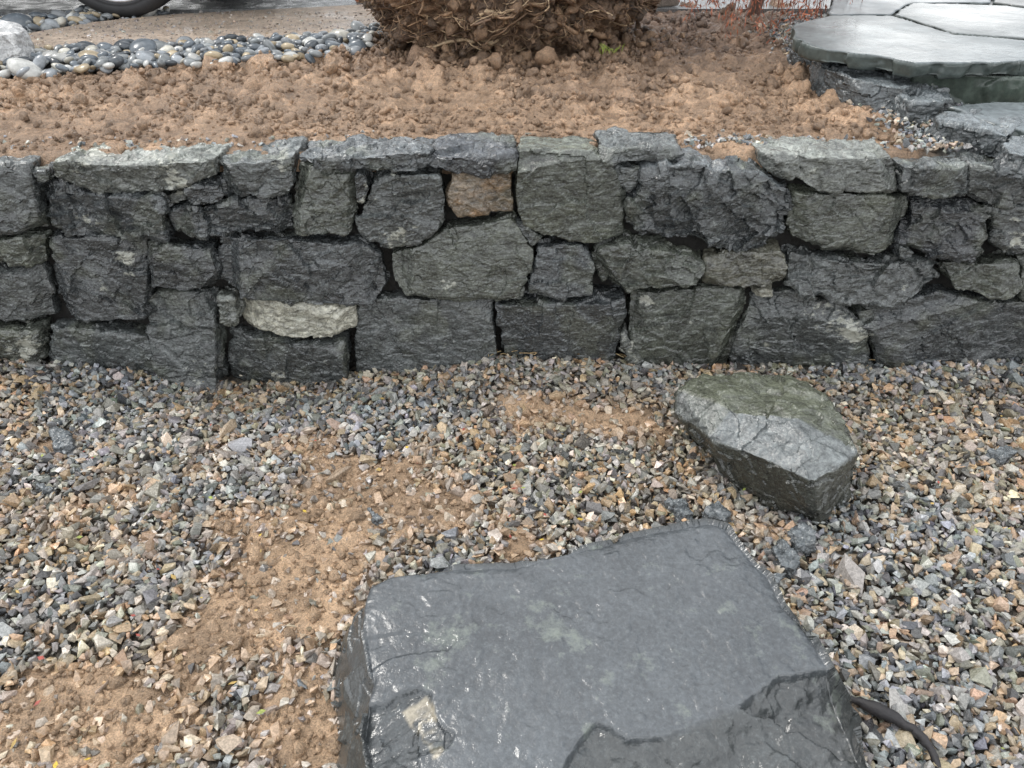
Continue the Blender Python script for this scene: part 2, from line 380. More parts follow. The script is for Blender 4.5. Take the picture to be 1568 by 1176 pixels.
# ------------------------------------------------------------------ sandy washes on the gravel yard
SB = [(480,690,.16,.8),(620,765,.2,.9),(700,790,.14,.9),(790,620,.16,.8),(940,640,.16,1),(850,640,.15,.6),(1000,665,.1,.7),(540,740,.17,.8),(470,800,.2,1),(430,880,.17,1.2),(385,950,.16,1.5),(300,1000,.12,.9),
      (60,1085,.17,1.4),(150,1105,.16,1.0),(260,1130,.12,.7),(440,1120,.13,1.1),(480,1150,.12,1),(90,675,.1,.9),(30,640,.1,.4),(810,840,.12,1),(180,760,.16,.6),(30,790,.15,.7),(470,1040,.12,.9),(650,700,.17,.5),(210,860,.16,.5),(1150,800,.14,.6),(1180,880,.06,.5),(560,870,.14,.6),(330,800,.13,.5),(510,935,.08,1.1),(330,690,.14,.5),(120,1170,.15,1),(1290,870,.1,.4),(1380,960,.12,.3)]
SBW = [(*onz(u, v, 0)[:2], r, a) for u, v, r, a in SB]
def sand(X, Y):
    s = np.zeros_like(X)
    for x, y, r, a in SBW: s += 1.1 * a * np.exp(-((X - x) ** 2 + ((Y - y) * 1.2) ** 2) / (r * r * .6))
    P = np.stack([X, Y, X * 0], 1)
    return np.clip(np.minimum(s, 1.1) + .7 * fbm(P, 14, 4, 31, .65) - .08, 0, 1.3)
gu = np.array([-600, 0, 100, 240, 340, 440, 540, 640, 760, 850, 950, 1110, 1230, 1330, 1400, 1568, 2200]); gv = np.array([565, 552, 562, 580, 592, 594, 576, 572, 552, 550, 556, 566, 566, 562, 556, 556, 565])
gz = np.array([onw(u, v)[1] for u, v in zip(gu, gv)]); gx = np.array([onw(u, v)[0] for u, v in zip(gu, gv)])
def gh(x, y): return np.interp(x, gx, gz) * sstep(D - .34, D - .02, y)
SOIL = np.array([.62, .425, .27])
X, Y, F = grid(-2.9, 2.9, .15, 2.25, .008)
P = np.stack([X, Y, X * 0], 1); sd = sand(X, Y)
h = gh(X, Y) - .012 + .018 * sstep(.2, 1.1, sd) + .006 * fbm(P, 5, 3, 2) + (.35 * cellbump(X, Y, .03, 5) + .35 * cellbump(X, Y, .014, 8)) * (.4 + .5 * sstep(.9, .3, sd)) + .006 * fbm(P, 30, 4, 4)
P[:, 2] = h
t = sstep(.05, .5, sd)[:, None]
C = np.array([.13, .112, .09]) * (1 - t) + SOIL * (.92 + .6 * fbm(P, 9, 4, 12))[:, None] * t
build("gravel_bed_soil", P, F, C, True, M_soil)
PAL = np.array([[.16,.175,.19],[.1,.11,.12],[.24,.25,.255],[.42,.42,.40],[.32,.315,.295],[.41,.335,.245],[.28,.21,.145],[.22,.225,.185],[.06,.063,.068],[.66,.64,.58],[.50,.37,.25],[.35,.37,.385]])
W0 = np.array([12, 9, 13, 10, 13, 12, 9, 8, 7, 3, 5.5, 8.]); W0 /= W0.sum()
def chipcols(n, wts=W0):
    k = rng.choice(len(PAL), n, p=wts); c = PAL[k] * rng.uniform(.68, 1.18, n)[:, None] * (1 + rng.normal(0, .035, (n, 3)))
    return np.clip(c, .02, .8)
def jgrid(x0, x1, y0, y1, s):
    a, b = np.meshgrid(np.arange(x0, x1, s), np.arange(y0, y1, s)); a = a.ravel(); b = b.ravel()
    return a + rng.uniform(-.5, .5, len(a)) * s, b + rng.uniform(-.5, .5, len(a)) * s
allp, alls, allc = [], [], []
for s, z0, z1, dens, s0 in ((.018, -.002, .005, 1, .024), (.0185, .005, .012, .9, .0245), (.026, .010, .018, .65, .026)):
    x, y = jgrid(-2.7, 2.7, .25, D + .02, s)
    m = (np.abs(x) < .45 + .80 * np.hypot(y, 1.5)) & (rng.random(len(x)) < dens); x, y = x[m], y[m]
    sd = sand(x, y)
    keep = rng.random(len(x)) > sstep(.35, 1.15, sd) * .68; x, y, sd = x[keep], y[keep], sd[keep]
    n = len(x); size = s0 * np.exp(rng.normal(0, .32, n)); big = rng.random(n) < .01; size[big] *= 1.6
    z = rng.uniform(z0, z1, n) - .005 * sstep(.4, 1, sd)
    z += .006 * fbm(np.stack([x, y, x * 0], 1), 5, 3, 2) + gh(x, y)
    c = chipcols(n)
    br = fbm(np.stack([x, y, x * 0], 1), 2.2, 3, 77)
    warm = sstep(-.35, .4, br + .35 * sstep(.55, 1.1, x) * sstep(1.5, .9, y) - .3 * sstep(-.4, -1.2, x) * sstep(1.6, 1.1, y))[:, None] * .85
    c = c * (1 - warm) + c * np.array([1.14, .98, .79]) * warm
    mud = (sstep(.0, .85, sd) * rng.uniform(.0, .92, n))[:, None]
    c = c * (1 - mud) + SOIL * .85 * mud
    allp.append(np.stack([x, y, z], 1)); alls.append(size); allc.append(c)
pp = np.concatenate(allp); ss = np.concatenate(alls); cc = np.concatenate(allc)
V, F, C = scatter(CH, pp, ss, .55, cc)
build("gravel", V, F, C, False, M_grav)
x, y = jgrid(-2.3, 1.6, .5, 2.1, .013); sd = sand(x, y)
m = rng.random(len(x)) < sstep(.4, 1.2, sd) * .5; x, y = x[m], y[m]; n = len(x)
V, F, C = scatter(CL, np.stack([x, y, rng.uniform(.004, .013, n)], 1), .011 * np.exp(rng.normal(0, .5, n)), .8, SOIL * rng.uniform(.6, 1.1, n)[:, None])
build("mud_crumbs", V, F, C, True, M_soil)
# ------------------------------------------------------------------ hull rocks
def hullrock(name, pts, vs=.005, amp=.8, tint=G1, dp=.03, mat=M_rock, sm=2, sz=.4, topc=None, bev=None):
    bm = bmesh.new()
    for p in pts: bm.verts.new(p)
    bmesh.ops.convex_hull(bm, input=bm.verts[:])
    for v in [v for v in bm.verts if not v.link_faces]: bm.verts.remove(v)
    bm.verts.index_update()
    V = [v.co[:] for v in bm.verts]; F = [[v.index for v in f.verts] for f in bm.faces]; bm.free()
    A, NN, L = voxel(V, F, vs, sm)
    sd_ = int(rng.integers(1000)); A = roughen(A, NN, sz, amp, sd_)
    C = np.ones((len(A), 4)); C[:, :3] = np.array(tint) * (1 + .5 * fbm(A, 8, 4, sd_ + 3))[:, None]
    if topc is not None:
        u = sstep(.45, .85, NN[:, 2])[:, None]; C[:, :3] = C[:, :3] * (1 - u) + np.array(topc) * (1 + .4 * fbm(A, 10, 4, 3))[:, None] * u  # paler tops put sky light into the colour; the boulder's olive is its own
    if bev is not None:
        u = (sstep(-.15, -.3, NN[:, 1]) * sstep(.4, .7, NN[:, 2]))[:, None] * .9; C[:, :3] = C[:, :3] * (1 - u) + np.array(bev) * (1 + .3 * fbm(A, 12, 3, 4))[:, None] * u  # forward-tilted facets paled in the colour, a painted wet highlight
    C[:, 3] = dp
    return build(name, A, L, C, False, mat)
B = [(1026,612,.15),(1040,598,.19),(1078,577,.2),(1154,564,.205),(1209,579,.21),(1257,605,.225),(1278,632,.225),(1219,642,.245),(1122,626,.235),
     (1038,634,.15),(1092,674,.175),(1174,707,.19),(1248,740,.19),(1307,692,.2),(1309,670,.205),
     (1050,668,-.01),(1118,735,-.01),(1184,784,-.01),(1258,814,-.01),(1299,765,-.01),(1308,725,-.01),(1102,620,-.01),(1285,670,-.01),(1204,630,-.01)]
hullrock("boulder", [onz(*b) for b in B], .004, 1.1, (.040, .043, .035), .03, topc=(.095, .103, .074), sz=.35, sm=1, bev=(.15, .165, .17))  # dark tint paints shaded sides, bev the lit bevel; olive top is stone colour
def outcrop(name, top, ztop, zb, grow=.02, **k):
    T = np.array([onz(u, v, ztop + (dz[0] if dz else 0)) for u, v, *dz in top]); c = T.mean(0)
    Bt = T.copy(); Bt[:, :2] = c[:2] + (T[:, :2] - c[:2]) * (1 + grow / .1); Bt[:, 2] = zb
    return hullrock(name, list(T) + list(Bt), **k)
for top, zt, zb in [([(1212,812),(1228,795),(1250,815),(1248,832),(1222,835)],.045,0), ([(1182,835),(1200,825),(1228,860),(1215,872),(1195,865)],.035,0),
                    ([(1168,880),(1205,875),(1190,892)],.03,0), ([(1078,775),(1100,768),(1120,785),(1112,797),(1085,790)],.04,0), ([(1022,765),(1050,765),(1062,785),(1040,792)],.03,0),
                    ([(564,776),(578,788),(584,795),(572,793)],.02,.0),([(55,741),(78,742),(82,749),(62,750)],.022,0),([(1515,690),(1540,680),(1560,690),(1535,702)],.03,0),([(75,655),(105,660),(110,680),(85,685)],.03,0)]:
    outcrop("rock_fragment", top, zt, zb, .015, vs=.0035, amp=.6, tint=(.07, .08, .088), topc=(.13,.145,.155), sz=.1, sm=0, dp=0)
# ------------------------------------------------------------------ the big slate slab
zt = .17
TP = [(566,900),(600,884),(700,869),(790,867),(860,851),(950,825),(1010,811),(1080,799),(1112,806),(1130,832),(1160,868),(1176,880),(1200,925),(1242,965),(1262,1010),(1290,1060),(1330,1150),(1370,1240),(1300,1330),(1000,1380),(700,1350),(590,1250),(556,1120),(572,1040),(563,985),(558,930)]
K = [.05,.02,.0,.0,.0,.0,.0,.0,.0,.0,.0,.0,.0,.0,.0,0,.02,.03,.03,.03,.03,.06,.07,.09,.09,.075]
T = np.array([onz(u, v, zt)[:2] for u, v in TP]); c = T.mean(0)
dirs = (T - c) / np.linalg.norm(T - c, axis=1)[:, None]
mid = T + dirs * (np.array(K) * .55)[:, None]; bot = T + dirs * np.array(K)[:, None]
n = len(T); V = [(*p, zt) for p in T] + [(*p, zt * .55) for p in mid] + [(*p, -.02) for p in bot]
F = [list(range(n)), list(range(3 * n - 1, 2 * n - 1, -1))]
for r in (0, n): F += [[r + i, r + (i + 1) % n, r + n + (i + 1) % n, r + n + i] for i in range(n)]
A, NN, L = voxel(V, F, .0032, 2)
led = [onz(u, v, zt) for u, v in [(855,1190),(872,1150),(890,1122),(915,1102),(945,1108),(965,1128),(1015,1120),(1075,1103),(1125,1078),(1165,1045),(1190,1030),(1225,1028),(1285,1012),(1400,1050),(1440,1240),(1300,1450),(860,1450)]]
chp = [onz(u, v, zt) for u, v in [(500,1075),(590,1075),(605,1062),(640,1050),(662,1062),(664,1092),(680,1108),(700,1125),(680,1150),(640,1160),(655,1250),(640,1450),(450,1450)]]
ch2 = [onz(u, v, zt) for u, v in [(500,985),(580,975),(640,968),(700,978),(690,1000),(640,1000),(600,1010),(565,1030),(500,1030)]]
wx = A[:, 0] + .012 * fbm(A, 20, 4, 1, .6); wy = A[:, 1] + .012 * fbm(A, 20, 4, 2, .6)
topm = sstep(.5, .9, NN[:, 2]) * sstep(.12, .16, A[:, 2])
d1 = polydist(wx, wy, led); d2 = polydist(wx, wy, chp); d3 = polydist(wx, wy, ch2)
A0 = A * np.array([1, 1, 0])
n1 = fbm(A0, 3.2, 5, 71, .55)
ter = n1 * 8; ter = (np.floor(ter) + sstep(.95, 1, ter - np.floor(ter))) / 8
inside = sstep(0, .012, d1); in2 = sstep(0, .012, d2)
# conchoidal break: a rounded scoop just below the edge, then a gently sloping wet face with soft ripples
dz = -.012 * sstep(0, .010, d1) - .030 * sstep(0, .07, d1) - .12 * np.clip(d1, 0, .35) - .009 * sstep(0, .004, d2) - .08 * np.clip(d2, 0, .3) - .005 * sstep(0, .004, d3) + .012 * ter + .003 * fbm(A0, 12, 3, 9)
fi = facets(A0, 22, .13, .008, warp=.010) + facets(A0, 110, .14, .0022, warp=.008)
Ar = np.stack([A[:, 0] * .8 + A[:, 1] * .6, (-A[:, 0] * .6 + A[:, 1] * .8) * 2.2, A[:, 2] * 0], 1)
dz += inside * (fi + .012 * fbm(Ar, 8, 4, 19, .55)) + in2 * (.9 * fi + .006 * fbm(Ar, 12, 4, 21, .55))
rim = np.exp(-np.maximum(polydist(A[:, 0], A[:, 1], T) + .008 * fbm(A0, 20, 3, 44), 0) / .010) * sstep(-.2, .4, fbm(A0, 6, 2, 45))
dz -= .010 * rim
A[:, 2] += topm * dz
side = 1 - sstep(.3, .8, NN[:, 2])
fz = facets(A, 40, .22, .009) + facets(A, 220, .25, .0025) + .004 * fbm(A, 16, 3, 3)
A += NN * (fz * side)[:, None]
A[:, 2] += topm * .0007 * fbm(A0, 60, 3, 16)
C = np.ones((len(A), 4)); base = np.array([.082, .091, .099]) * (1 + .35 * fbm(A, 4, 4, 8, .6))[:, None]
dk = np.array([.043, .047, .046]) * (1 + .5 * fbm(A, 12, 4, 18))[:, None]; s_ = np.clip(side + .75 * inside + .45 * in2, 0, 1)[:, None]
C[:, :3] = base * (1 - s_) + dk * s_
fc = polydist(wx, wy, [onz(u, v, zt) for u, v in [(612,1080),(650,1058),(664,1075),(668,1100),(676,1130),(690,1150),(660,1165),(640,1120)]])
f_ = (sstep(0, .006, fc) * .85 * sstep(-.5, .1, fbm(A, 40, 3, 6)))[:, None]; C[:, :3] = C[:, :3] * (1 - f_) + np.array([.44, .39, .30]) * f_
C[:, 3] = .05 * topm * (1 - inside)
vm = topm * (1 - in2); fs = vm[L].min(1) > .5
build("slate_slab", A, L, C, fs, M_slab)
# ------------------------------------------------------------------ terrace soil
SP = [onz(u, v, ZT)[:2] for u, v in [(-700,330),(1440,330),(1440,228),(1420,210),(1340,150),(1290,108),(1225,78),(1190,52),(1215,10),(1240,-60),(590,-60),(585,45),(540,75),(330,93),(70,108),(-60,116),(-700,150)]]
X, Y, F = grid(-3.3, 3.3, D + .07, 4.75, .0080)
nxg = int((3.3 + 3.3) / .0080) + 1; nyg = len(X) // nxg
P = np.stack([X, Y, X * 0], 1)
ds = polydist(X + .03 * fbm(P, 12, 3, 3), Y + .03 * fbm(P, 12, 3, 4), SP)
so = sstep(-.03, .05, ds)
wn1 = fbm(P, 18, 4, 51, .6); wn2 = fbm(P, 18, 4, 52, .6)
Xw = X + .03 * wn1; Yw = Y + .03 * wn2
patch = sstep(-.3, .2, fbm(P, 3.4, 3, 40))
lump = 1.0 * cellbump(Xw, Yw, .13, 11, .1, .5) * patch + 1.1 * cellbump(Xw + .02, Yw, .055, 14, .2, .65) * (.4 + .6 * patch) + .8 * cellbump(Xw, Yw + .01, .026, 17, .2, .7)
rough_amt = .36 + .64 * sstep(D + .2, D + .75, Y + .15 * wn1)
P[:, 2] = ZT - .034 + so * (.006 + .022 * fbm(P, 3, 3, 6) * sstep(D + .1, D + .6, Y) + .024 * rough_amt * fbm(P, 11, 5, 61, .62) + lump * rough_amt * .62 + .006 * fbm(P, 50, 3, 5, .6))
mound = np.exp(-(((X - .02) / .75) ** 2 + ((Y - 3.6) / .5) ** 2)); P[:, 2] += .03 * mound
P[:, 2] -= .05 * sstep(D + .11, D + .07, Y)
back = sstep(D + .5, D + 1.5, Y)
cb = fbm(P * np.array([1, 1, 0]), 2.4, 4, 90)
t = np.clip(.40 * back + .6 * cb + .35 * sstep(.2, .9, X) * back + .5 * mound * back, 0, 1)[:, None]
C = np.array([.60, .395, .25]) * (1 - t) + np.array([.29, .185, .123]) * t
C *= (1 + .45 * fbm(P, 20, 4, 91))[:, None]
hol = sstep(.0, .03, lump)[:, None]; C *= .66 + .34 * hol  # hollows between lumps darkened in the colour, standing in for shade
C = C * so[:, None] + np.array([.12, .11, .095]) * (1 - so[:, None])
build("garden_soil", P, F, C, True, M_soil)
Zsoil = P[:, 2]; gx0, gy0 = -3.3, D + .07
ZG = Zsoil.reshape(nyg, nxg); CG = C.reshape(nyg, nxg, 3)
def soilz(x, y):
    i = np.clip(((x - gx0) / 6.6 * (nxg - 1)).astype(int), 0, nxg - 1); j = np.clip(((y - gy0) / (4.75 - gy0) * (nyg - 1)).astype(int), 0, nyg - 1)
    return ZG[j, i], CG[j, i]
x, y = jgrid(-2.9, 2.2, D + .12, 4.3, .017)
dd = polydist(x, y, SP); m = (dd > -.02) & (rng.random(len(x)) < .7 * sstep(-.3, .3, fbm(np.stack([x, y, x * 0], 1), 6, 3, 55)) + .07); x, y = x[m], y[m]; n = len(x)
z, c = soilz(x, y); sz = np.clip(.0125 * np.exp(rng.normal(0, .6, n)), .004, .055) * (.7 + .3 * sstep(D + .1, D + .6, y))
V, F, C = scatter(CL, np.stack([x, y, z + sz * .12], 1), sz, 1.0, c * rng.uniform(.75, 1.15, n)[:, None])
build("soil_clods", V, F, C, True, M_soil)
GP = [onz(u, v, ZT)[:2] for u, v in [(1400,245),(1415,205),(1330,145),(1280,105),(1215,72),(1180,45),(1260,20),(1330,60),(1420,110),(1600,150),(2000,180),(2000,262)]]
x, y = jgrid(0, 3.0, D + .1, 4.2, .014); dd = polydist(x, y, GP)
m = (dd > -.02) | ((dd > -.10) & (rng.random(len(x)) < .2)); x, y = x[m], y[m]; n = len(x)
V, F, C = scatter(CH, np.stack([x, y, ZT - .018 + rng.uniform(0, .015, n)], 1), .020 * np.exp(rng.normal(0, .25, n)), .6, chipcols(n))
build("gravel", V, F, C, False, M_grav)
n = 700; x = np.where(rng.random(n) < .5, rng.uniform(-2.2, 2.0, n), rng.normal(.75, .12, n)); y = D + .14 + np.abs(rng.normal(0, .05, n)); z, c = soilz(x, y)
V, F, C = scatter(CH, np.stack([x, y, z + .004], 1), .015 * np.exp(rng.normal(0, .3, n)), .6, chipcols(n))
build("gravel_chips", V, F, C, False, M_grav)
# ------------------------------------------------------------------ pebbles
def pebbles(poly, s, size):
    poly = [onz(u, v, ZT)[:2] for u, v in poly]; pa = np.array(poly)
    x, y = jgrid(pa[:, 0].min(), pa[:, 0].max(), pa[:, 1].min(), pa[:, 1].max(), s); dd = polydist(x, y, poly); m = dd > rng.uniform(-.02, .01, len(x)); x, y = x[m], y[m]; n = len(x)
    cp = np.array([[.13,.15,.17],[.25,.265,.27],[.46,.46,.44],[.5,.48,.42],[.07,.08,.09],[.38,.31,.21],[.2,.21,.22],[.28,.3,.32]])[rng.choice(8, n, p=[.2,.17,.12,.05,.15,.11,.1,.1])] * rng.uniform(.8, 1.15, n)[:, None]
    return scatter(PB, np.stack([x, y, ZT + .002 + rng.uniform(-.008, .018, n)], 1), size * np.exp(rng.normal(0, .33, n)), .35, cp)
a = pebbles([(-500,150),(-60,120),(70,112),(330,99),(480,92),(570,74),(580,45),(480,56),(330,66),(150,74),(0,78),(-500,100)], .034, .050)
b = pebbles([(-500,90),(0,58),(60,47),(150,33),(260,22),(260,14),(140,18),(0,30),(-500,50)], .034, .045)
V, F, C = merge([(a[0], a[1][0], a[2]), (b[0], b[1][0], b[2])])
build("river_pebbles", V, F, C, True, M_peb)
# ------------------------------------------------------------------ path, street, far ground
def sheet(name, pts, z, mat, colr, thick=.05):
    P2 = [onz(u, v, z)[:2] for u, v in pts] if len(pts[0]) == 2 else [p[:2] for p in pts]
    n = len(P2); V = [(*p, z) for p in P2] + [(*p, z - thick) for p in P2]
    me = bpy.data.meshes.new(name); me.from_pydata(V, [], [list(range(n))] + [[i, n + i, n + (i + 1) % n, (i + 1) % n] for i in range(n)])
    at = me.color_attributes.new("Col", 'FLOAT_COLOR', 'POINT')
    for i in range(len(V)): at.data[i].color = (*colr, 0)
    bm = bmesh.new(); bm.from_mesh(me); bmesh.ops.recalc_face_normals(bm, faces=bm.faces); bm.to_mesh(me); bm.free()
    o = bpy.data.objects.new(name, me); bpy.context.scene.collection.objects.link(o); me.materials.append(mat); return o
M_path = mat_attr("compacted_fines", (.2, .7), 22, .008, .3)
M_asph = mat_attr("asphalt", (.12, .4), 60, .003, .35)
sheet("footpath", [(-700,100),(0,78),(150,73),(330,65),(480,55),(600,44),(640,10),(640,-20),(590,5),(260,22),(140,34),(60,48),(0,56),(-700,95)], ZT + .004, M_path, (.42, .335, .265))
x, y = jgrid(-3.0, -.5, 3.2, 4.2, .02); pth = [onz(u, v, ZT)[:2] for u, v in [(-700,100),(0,78),(480,55),(600,44),(640,10),(590,5),(260,22),(140,34),(0,56),(-700,95)]]
m = (polydist(x, y, pth) > 0) & (rng.random(len(x)) < .3); x, y = x[m], y[m]; n = len(x)
V, F, C = scatter(CH, np.stack([x, y, np.full(n, ZT + .005)], 1), .011 * np.exp(rng.normal(0, .4, n)), .4, chipcols(n) * .7 + np.array([.1, .07, .05]))
build("path_grit", V, F, C, False, M_grav)
sheet("street", [(-30, 4.12, 0), (3, 4.32, 0), (30, 4.6, 0), (30, 14, 0), (-30, 14, 0)], ZT - .004, M_asph, (.2, .205, .205))
V = np.array([[-150,-100,-.09],[150,-100,-.09],[150,2.3,-.09],[-150,2.3,-.09],[-150,2.3,.64],[150,2.3,.64],[150,200,.64],[-150,200,.64]])
build("ground", V, np.array([[0,1,2,3],[3,2,5,4],[4,5,6,7]]), np.tile([[.16,.14,.11]], (8, 1)), False, M_path)
# ------------------------------------------------------------------ bluestone patio + step + edging rocks
def flag(name, pts, z, th, colr, parent=None, edge=(.07, .085, .08), xy=False):
    P2 = np.array(pts, float) if xy else np.array([onz(u, v, z)[:2] for u, v in pts]); q = []
    for a in range(len(P2)):
        p0, p1 = P2[a], P2[(a + 1) % len(P2)]; k = max(1, int(np.hypot(*(p1 - p0)) / .04))
        for t in range(k): q.append(p0 + (p1 - p0) * t / k + rng.normal(0, .004, 2))
    n = len(q); V = [(*p, z) for p in q] + [(*p, z - th) for p in q]
    F = [list(range(n)), list(range(2 * n - 1, n - 1, -1))] + [[i, (i + 1) % n, n + (i + 1) % n, n + i] for i in range(n)]
    A, NN, L = voxel(V, F, .007, 0)
    tp = sstep(.5, .9, NN[:, 2]); A += NN * ((1 - tp) * (facets(A, 60, .3, .007) + .004 * fbm(A, 25, 3, 4)) + tp * .0012 * fbm(A, 6, 2, 5))[:, None]
    C = np.array(colr) * (1 + .5 * fbm(A, 4, 4, 6))[:, None]; C = C * tp[:, None] + np.array(edge) * (1 - tp[:, None])
    return build(name, A, L, C, True, M_flag, parent)
patio = bpy.data.objects.new("bluestone_patio", None); bpy.context.scene.collection.objects.link(patio)
flag("flagstone_front", [(1214,40),(1240,30),(1268,24),(1368,24),(1460,52),(1700,72),(1720,100),(1568,93),(1480,97),(1400,96),(1330,84),(1262,76),(1222,60)], .87, .045, (.15,.17,.175), patio)
flag("flagstone_middle", [(1370.5,22.5),(1461,50),(1700,70),(1700,30),(1540,8),(1398,4)], .87, .045, (.18,.195,.195), patio)
flag("flagstone_back", [(1268,22),(1368,22.5),(1395,4),(1520,4),(1520,-20),(1280,-20)], .87, .045, (.15,.17,.18), patio)
flag("flagstone_side", [(1522,-20),(1524,3.5),(1700,27),(1900,30),(1900,-20)], .87, .045, (.17,.175,.17), patio)
flag("joint_bedding", [(1240,34),(1290,15),(1290,-18),(1850,-18),(1690,75),(1480,75),(1300,62)], .858, .03, (.10,.10,.095), patio)
flag("riser_stone", [(1.36, 2.72), (1.6, 2.66), (2.3, 2.66), (2.6, 2.9), (2.4, 3.4), (1.45, 3.2)], .822, .12, (.14,.16,.145), patio, (.075, .095, .08), True)
flag("stone_step", [(1452,162),(1520,156),(1720,152),(1720,212),(1568,200),(1510,186)], .775, .06, (.18,.205,.215))
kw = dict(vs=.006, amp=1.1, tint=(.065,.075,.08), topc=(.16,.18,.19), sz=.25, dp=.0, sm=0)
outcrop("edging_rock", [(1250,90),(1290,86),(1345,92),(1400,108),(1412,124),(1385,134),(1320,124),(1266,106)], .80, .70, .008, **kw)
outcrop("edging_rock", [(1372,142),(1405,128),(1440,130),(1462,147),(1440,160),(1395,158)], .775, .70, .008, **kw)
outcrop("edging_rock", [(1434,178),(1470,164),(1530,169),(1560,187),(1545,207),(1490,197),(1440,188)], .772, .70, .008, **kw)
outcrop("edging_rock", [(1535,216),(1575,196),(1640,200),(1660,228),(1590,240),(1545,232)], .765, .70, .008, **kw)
outcrop("edging_rock", [(1212,60),(1225,70),(1260,86),(1250,96),(1215,80)], .775, .70, .008, **kw)
# ------------------------------------------------------------------ root ball
RC = np.array([.0, 3.66, ZT + .30]); RR = np.array([.58, .48, .37])
bm = bmesh.new(); bmesh.ops.create_icosphere(bm, subdivisions=7, radius=1)
U = np.array([v.co[:] for v in bm.verts]); bm.verts.index_update(); Fr = np.array([[v.index for v in f.verts] for f in bm.faces]); bm.free()
def rbr(U): return 1 + .20 * fbm(U + 5, 2.2, 3, 8) + .22 * np.abs(fbm(U, 5, 4, 9)) + .12 * fbm(U, 18, 4, 10)
rr = rbr(U) + .03 * fbm(U, 60, 2, 11)
A = RC + U * rr[:, None] * RR; A[:, 2] = np.maximum(A[:, 2], ZT - .01)
C = np.array([.14, .088, .055]) * (1 + .9 * fbm(A, 14, 4, 3))[:, None]
oc = sstep(.0, .45, fbm(A, 6, 3, 33))[:, None]; C = C * (1 - oc) + np.array([.38, .235, .14]) * oc
stump = build("tree_root_ball", A, Fr, C, True, M_soil)
def tube(pts, rad, col, k=5):
    pts = np.asarray(pts); n = len(pts); T_ = np.gradient(pts, axis=0); T_ /= np.linalg.norm(T_, axis=1)[:, None] + 1e-9
    a = np.cross(T_, np.array([.3, .5, .81])); a /= np.linalg.norm(a, axis=1)[:, None] + 1e-9; b = np.cross(T_, a)
    th = np.linspace(0, 2 * np.pi, k, endpoint=False)
    V = (pts[:, None] + rad[:, None, None] * (a[:, None] * np.cos(th)[None, :, None] + b[:, None] * np.sin(th)[None, :, None])).reshape(-1, 3)
    i = np.arange(n - 1)[:, None] * k; j = np.arange(k)[None]; j2 = (j + 1) % k
    F = np.stack([i + j, i + j2, i + k + j2, i + k + j], -1).reshape(-1, 4)
    return V, F, np.tile(col, (len(V), 1))
NR = 2300; n = 14
ang = np.where(rng.random(NR) < .85, rng.uniform(math.pi * .95, 2.05 * math.pi, NR), rng.uniform(0, math.pi, NR)); el = rng.uniform(-1.05, .5, NR)
u = np.stack([np.cos(ang) * np.cos(el), np.sin(ang) * np.cos(el), np.sin(el)], 1)
d = rng.normal(0, .9, (NR, 3)) + np.array([0, 0, -.4]); st = rng.uniform(.014, .045, NR)[:, None]; lift = rng.uniform(-.01, .03, NR); lf = rng.uniform(-.002, .007, NR) * (rng.random(NR) < .35)
path = []
for k in range(n):
    path.append(RC + u * (rbr(u) + lift + lf * k)[:, None] * RR)
    d = d + rng.normal(0, .24, (NR, 3)) + np.array([0, 0, -.08]); d -= (d * u).sum(1)[:, None] * u; d /= np.linalg.norm(d, axis=1)[:, None]
    u = u + d * st; u /= np.linalg.norm(u, axis=1)[:, None]
path = np.array(path); path[:, :, 2] = np.maximum(path[:, :, 2], ZT + .012)
parts = []
for r in range(NR):
    kind = rng.random(); R0 = rng.uniform(.007, .018) if kind < .035 else (rng.uniform(.0025, .006) if kind < .2 else rng.uniform(.0009, .0024))
    col = np.array(random.choice([(.2,.125,.08),(.26,.165,.1),(.36,.235,.145),(.52,.38,.24),(.12,.075,.05),(.16,.1,.065)])) * rng.uniform(.7, 1.2)
    parts.append(tube(path[:, r], np.linspace(R0, R0 * .35, n), col, 5))
V, F, C = merge(parts); build("roots", V, F, C, True, M_root, stump)
n = 2200; ang = rng.uniform(math.pi * .9, 2.1 * math.pi, n); el = rng.uniform(-1.1, .5, n)
q = np.stack([np.cos(ang) * np.cos(el), np.sin(ang) * np.cos(el), np.sin(el)], 1); pos = RC + q * RR * (rbr(q) + rng.uniform(-.02, .03, n))[:, None]; m = pos[:, 2] > ZT; pos = pos[m]; n = len(pos)
V, F, C = scatter(CL, pos, .024 * np.exp(rng.normal(0, .5, n)), 1.2, np.array([.28, .175, .105]) * rng.uniform(.3, 1.4, n)[:, None]); build("clinging_soil", V, F, C, True, M_soil, stump)
zz = np.linspace(ZT + .55, 2.3, 14); pts = np.stack([.02 * np.sin(zz * 3), np.full(14, 3.7), zz], 1)
V, F, C = tube(pts, np.linspace(.16, .10, 14) * (1 + .05 * np.sin(zz * 9)), np.array([.1, .075, .055]), 20); build("trunk", V, F, C, True, M_root, stump)
n = 1100; a = rng.uniform(0, 2 * math.pi, n); rr_ = 1 + np.abs(rng.normal(0, .22, n)); x = RC[0] + np.cos(a) * RR[0] * .86 * rr_; y = RC[1] + np.sin(a) * RR[1] * .9 * rr_
z, c = soilz(x, y); sz = .019 * np.exp(rng.normal(0, .55, n))
V, F, C = scatter(CL, np.stack([x, y, z + sz * .3], 1), sz, 1.0, np.array([.26, .165, .1]) * rng.uniform(.5, 1.7, n)[:, None]); build("fallen_clods", V, F, C, True, M_soil, stump)
parts = []
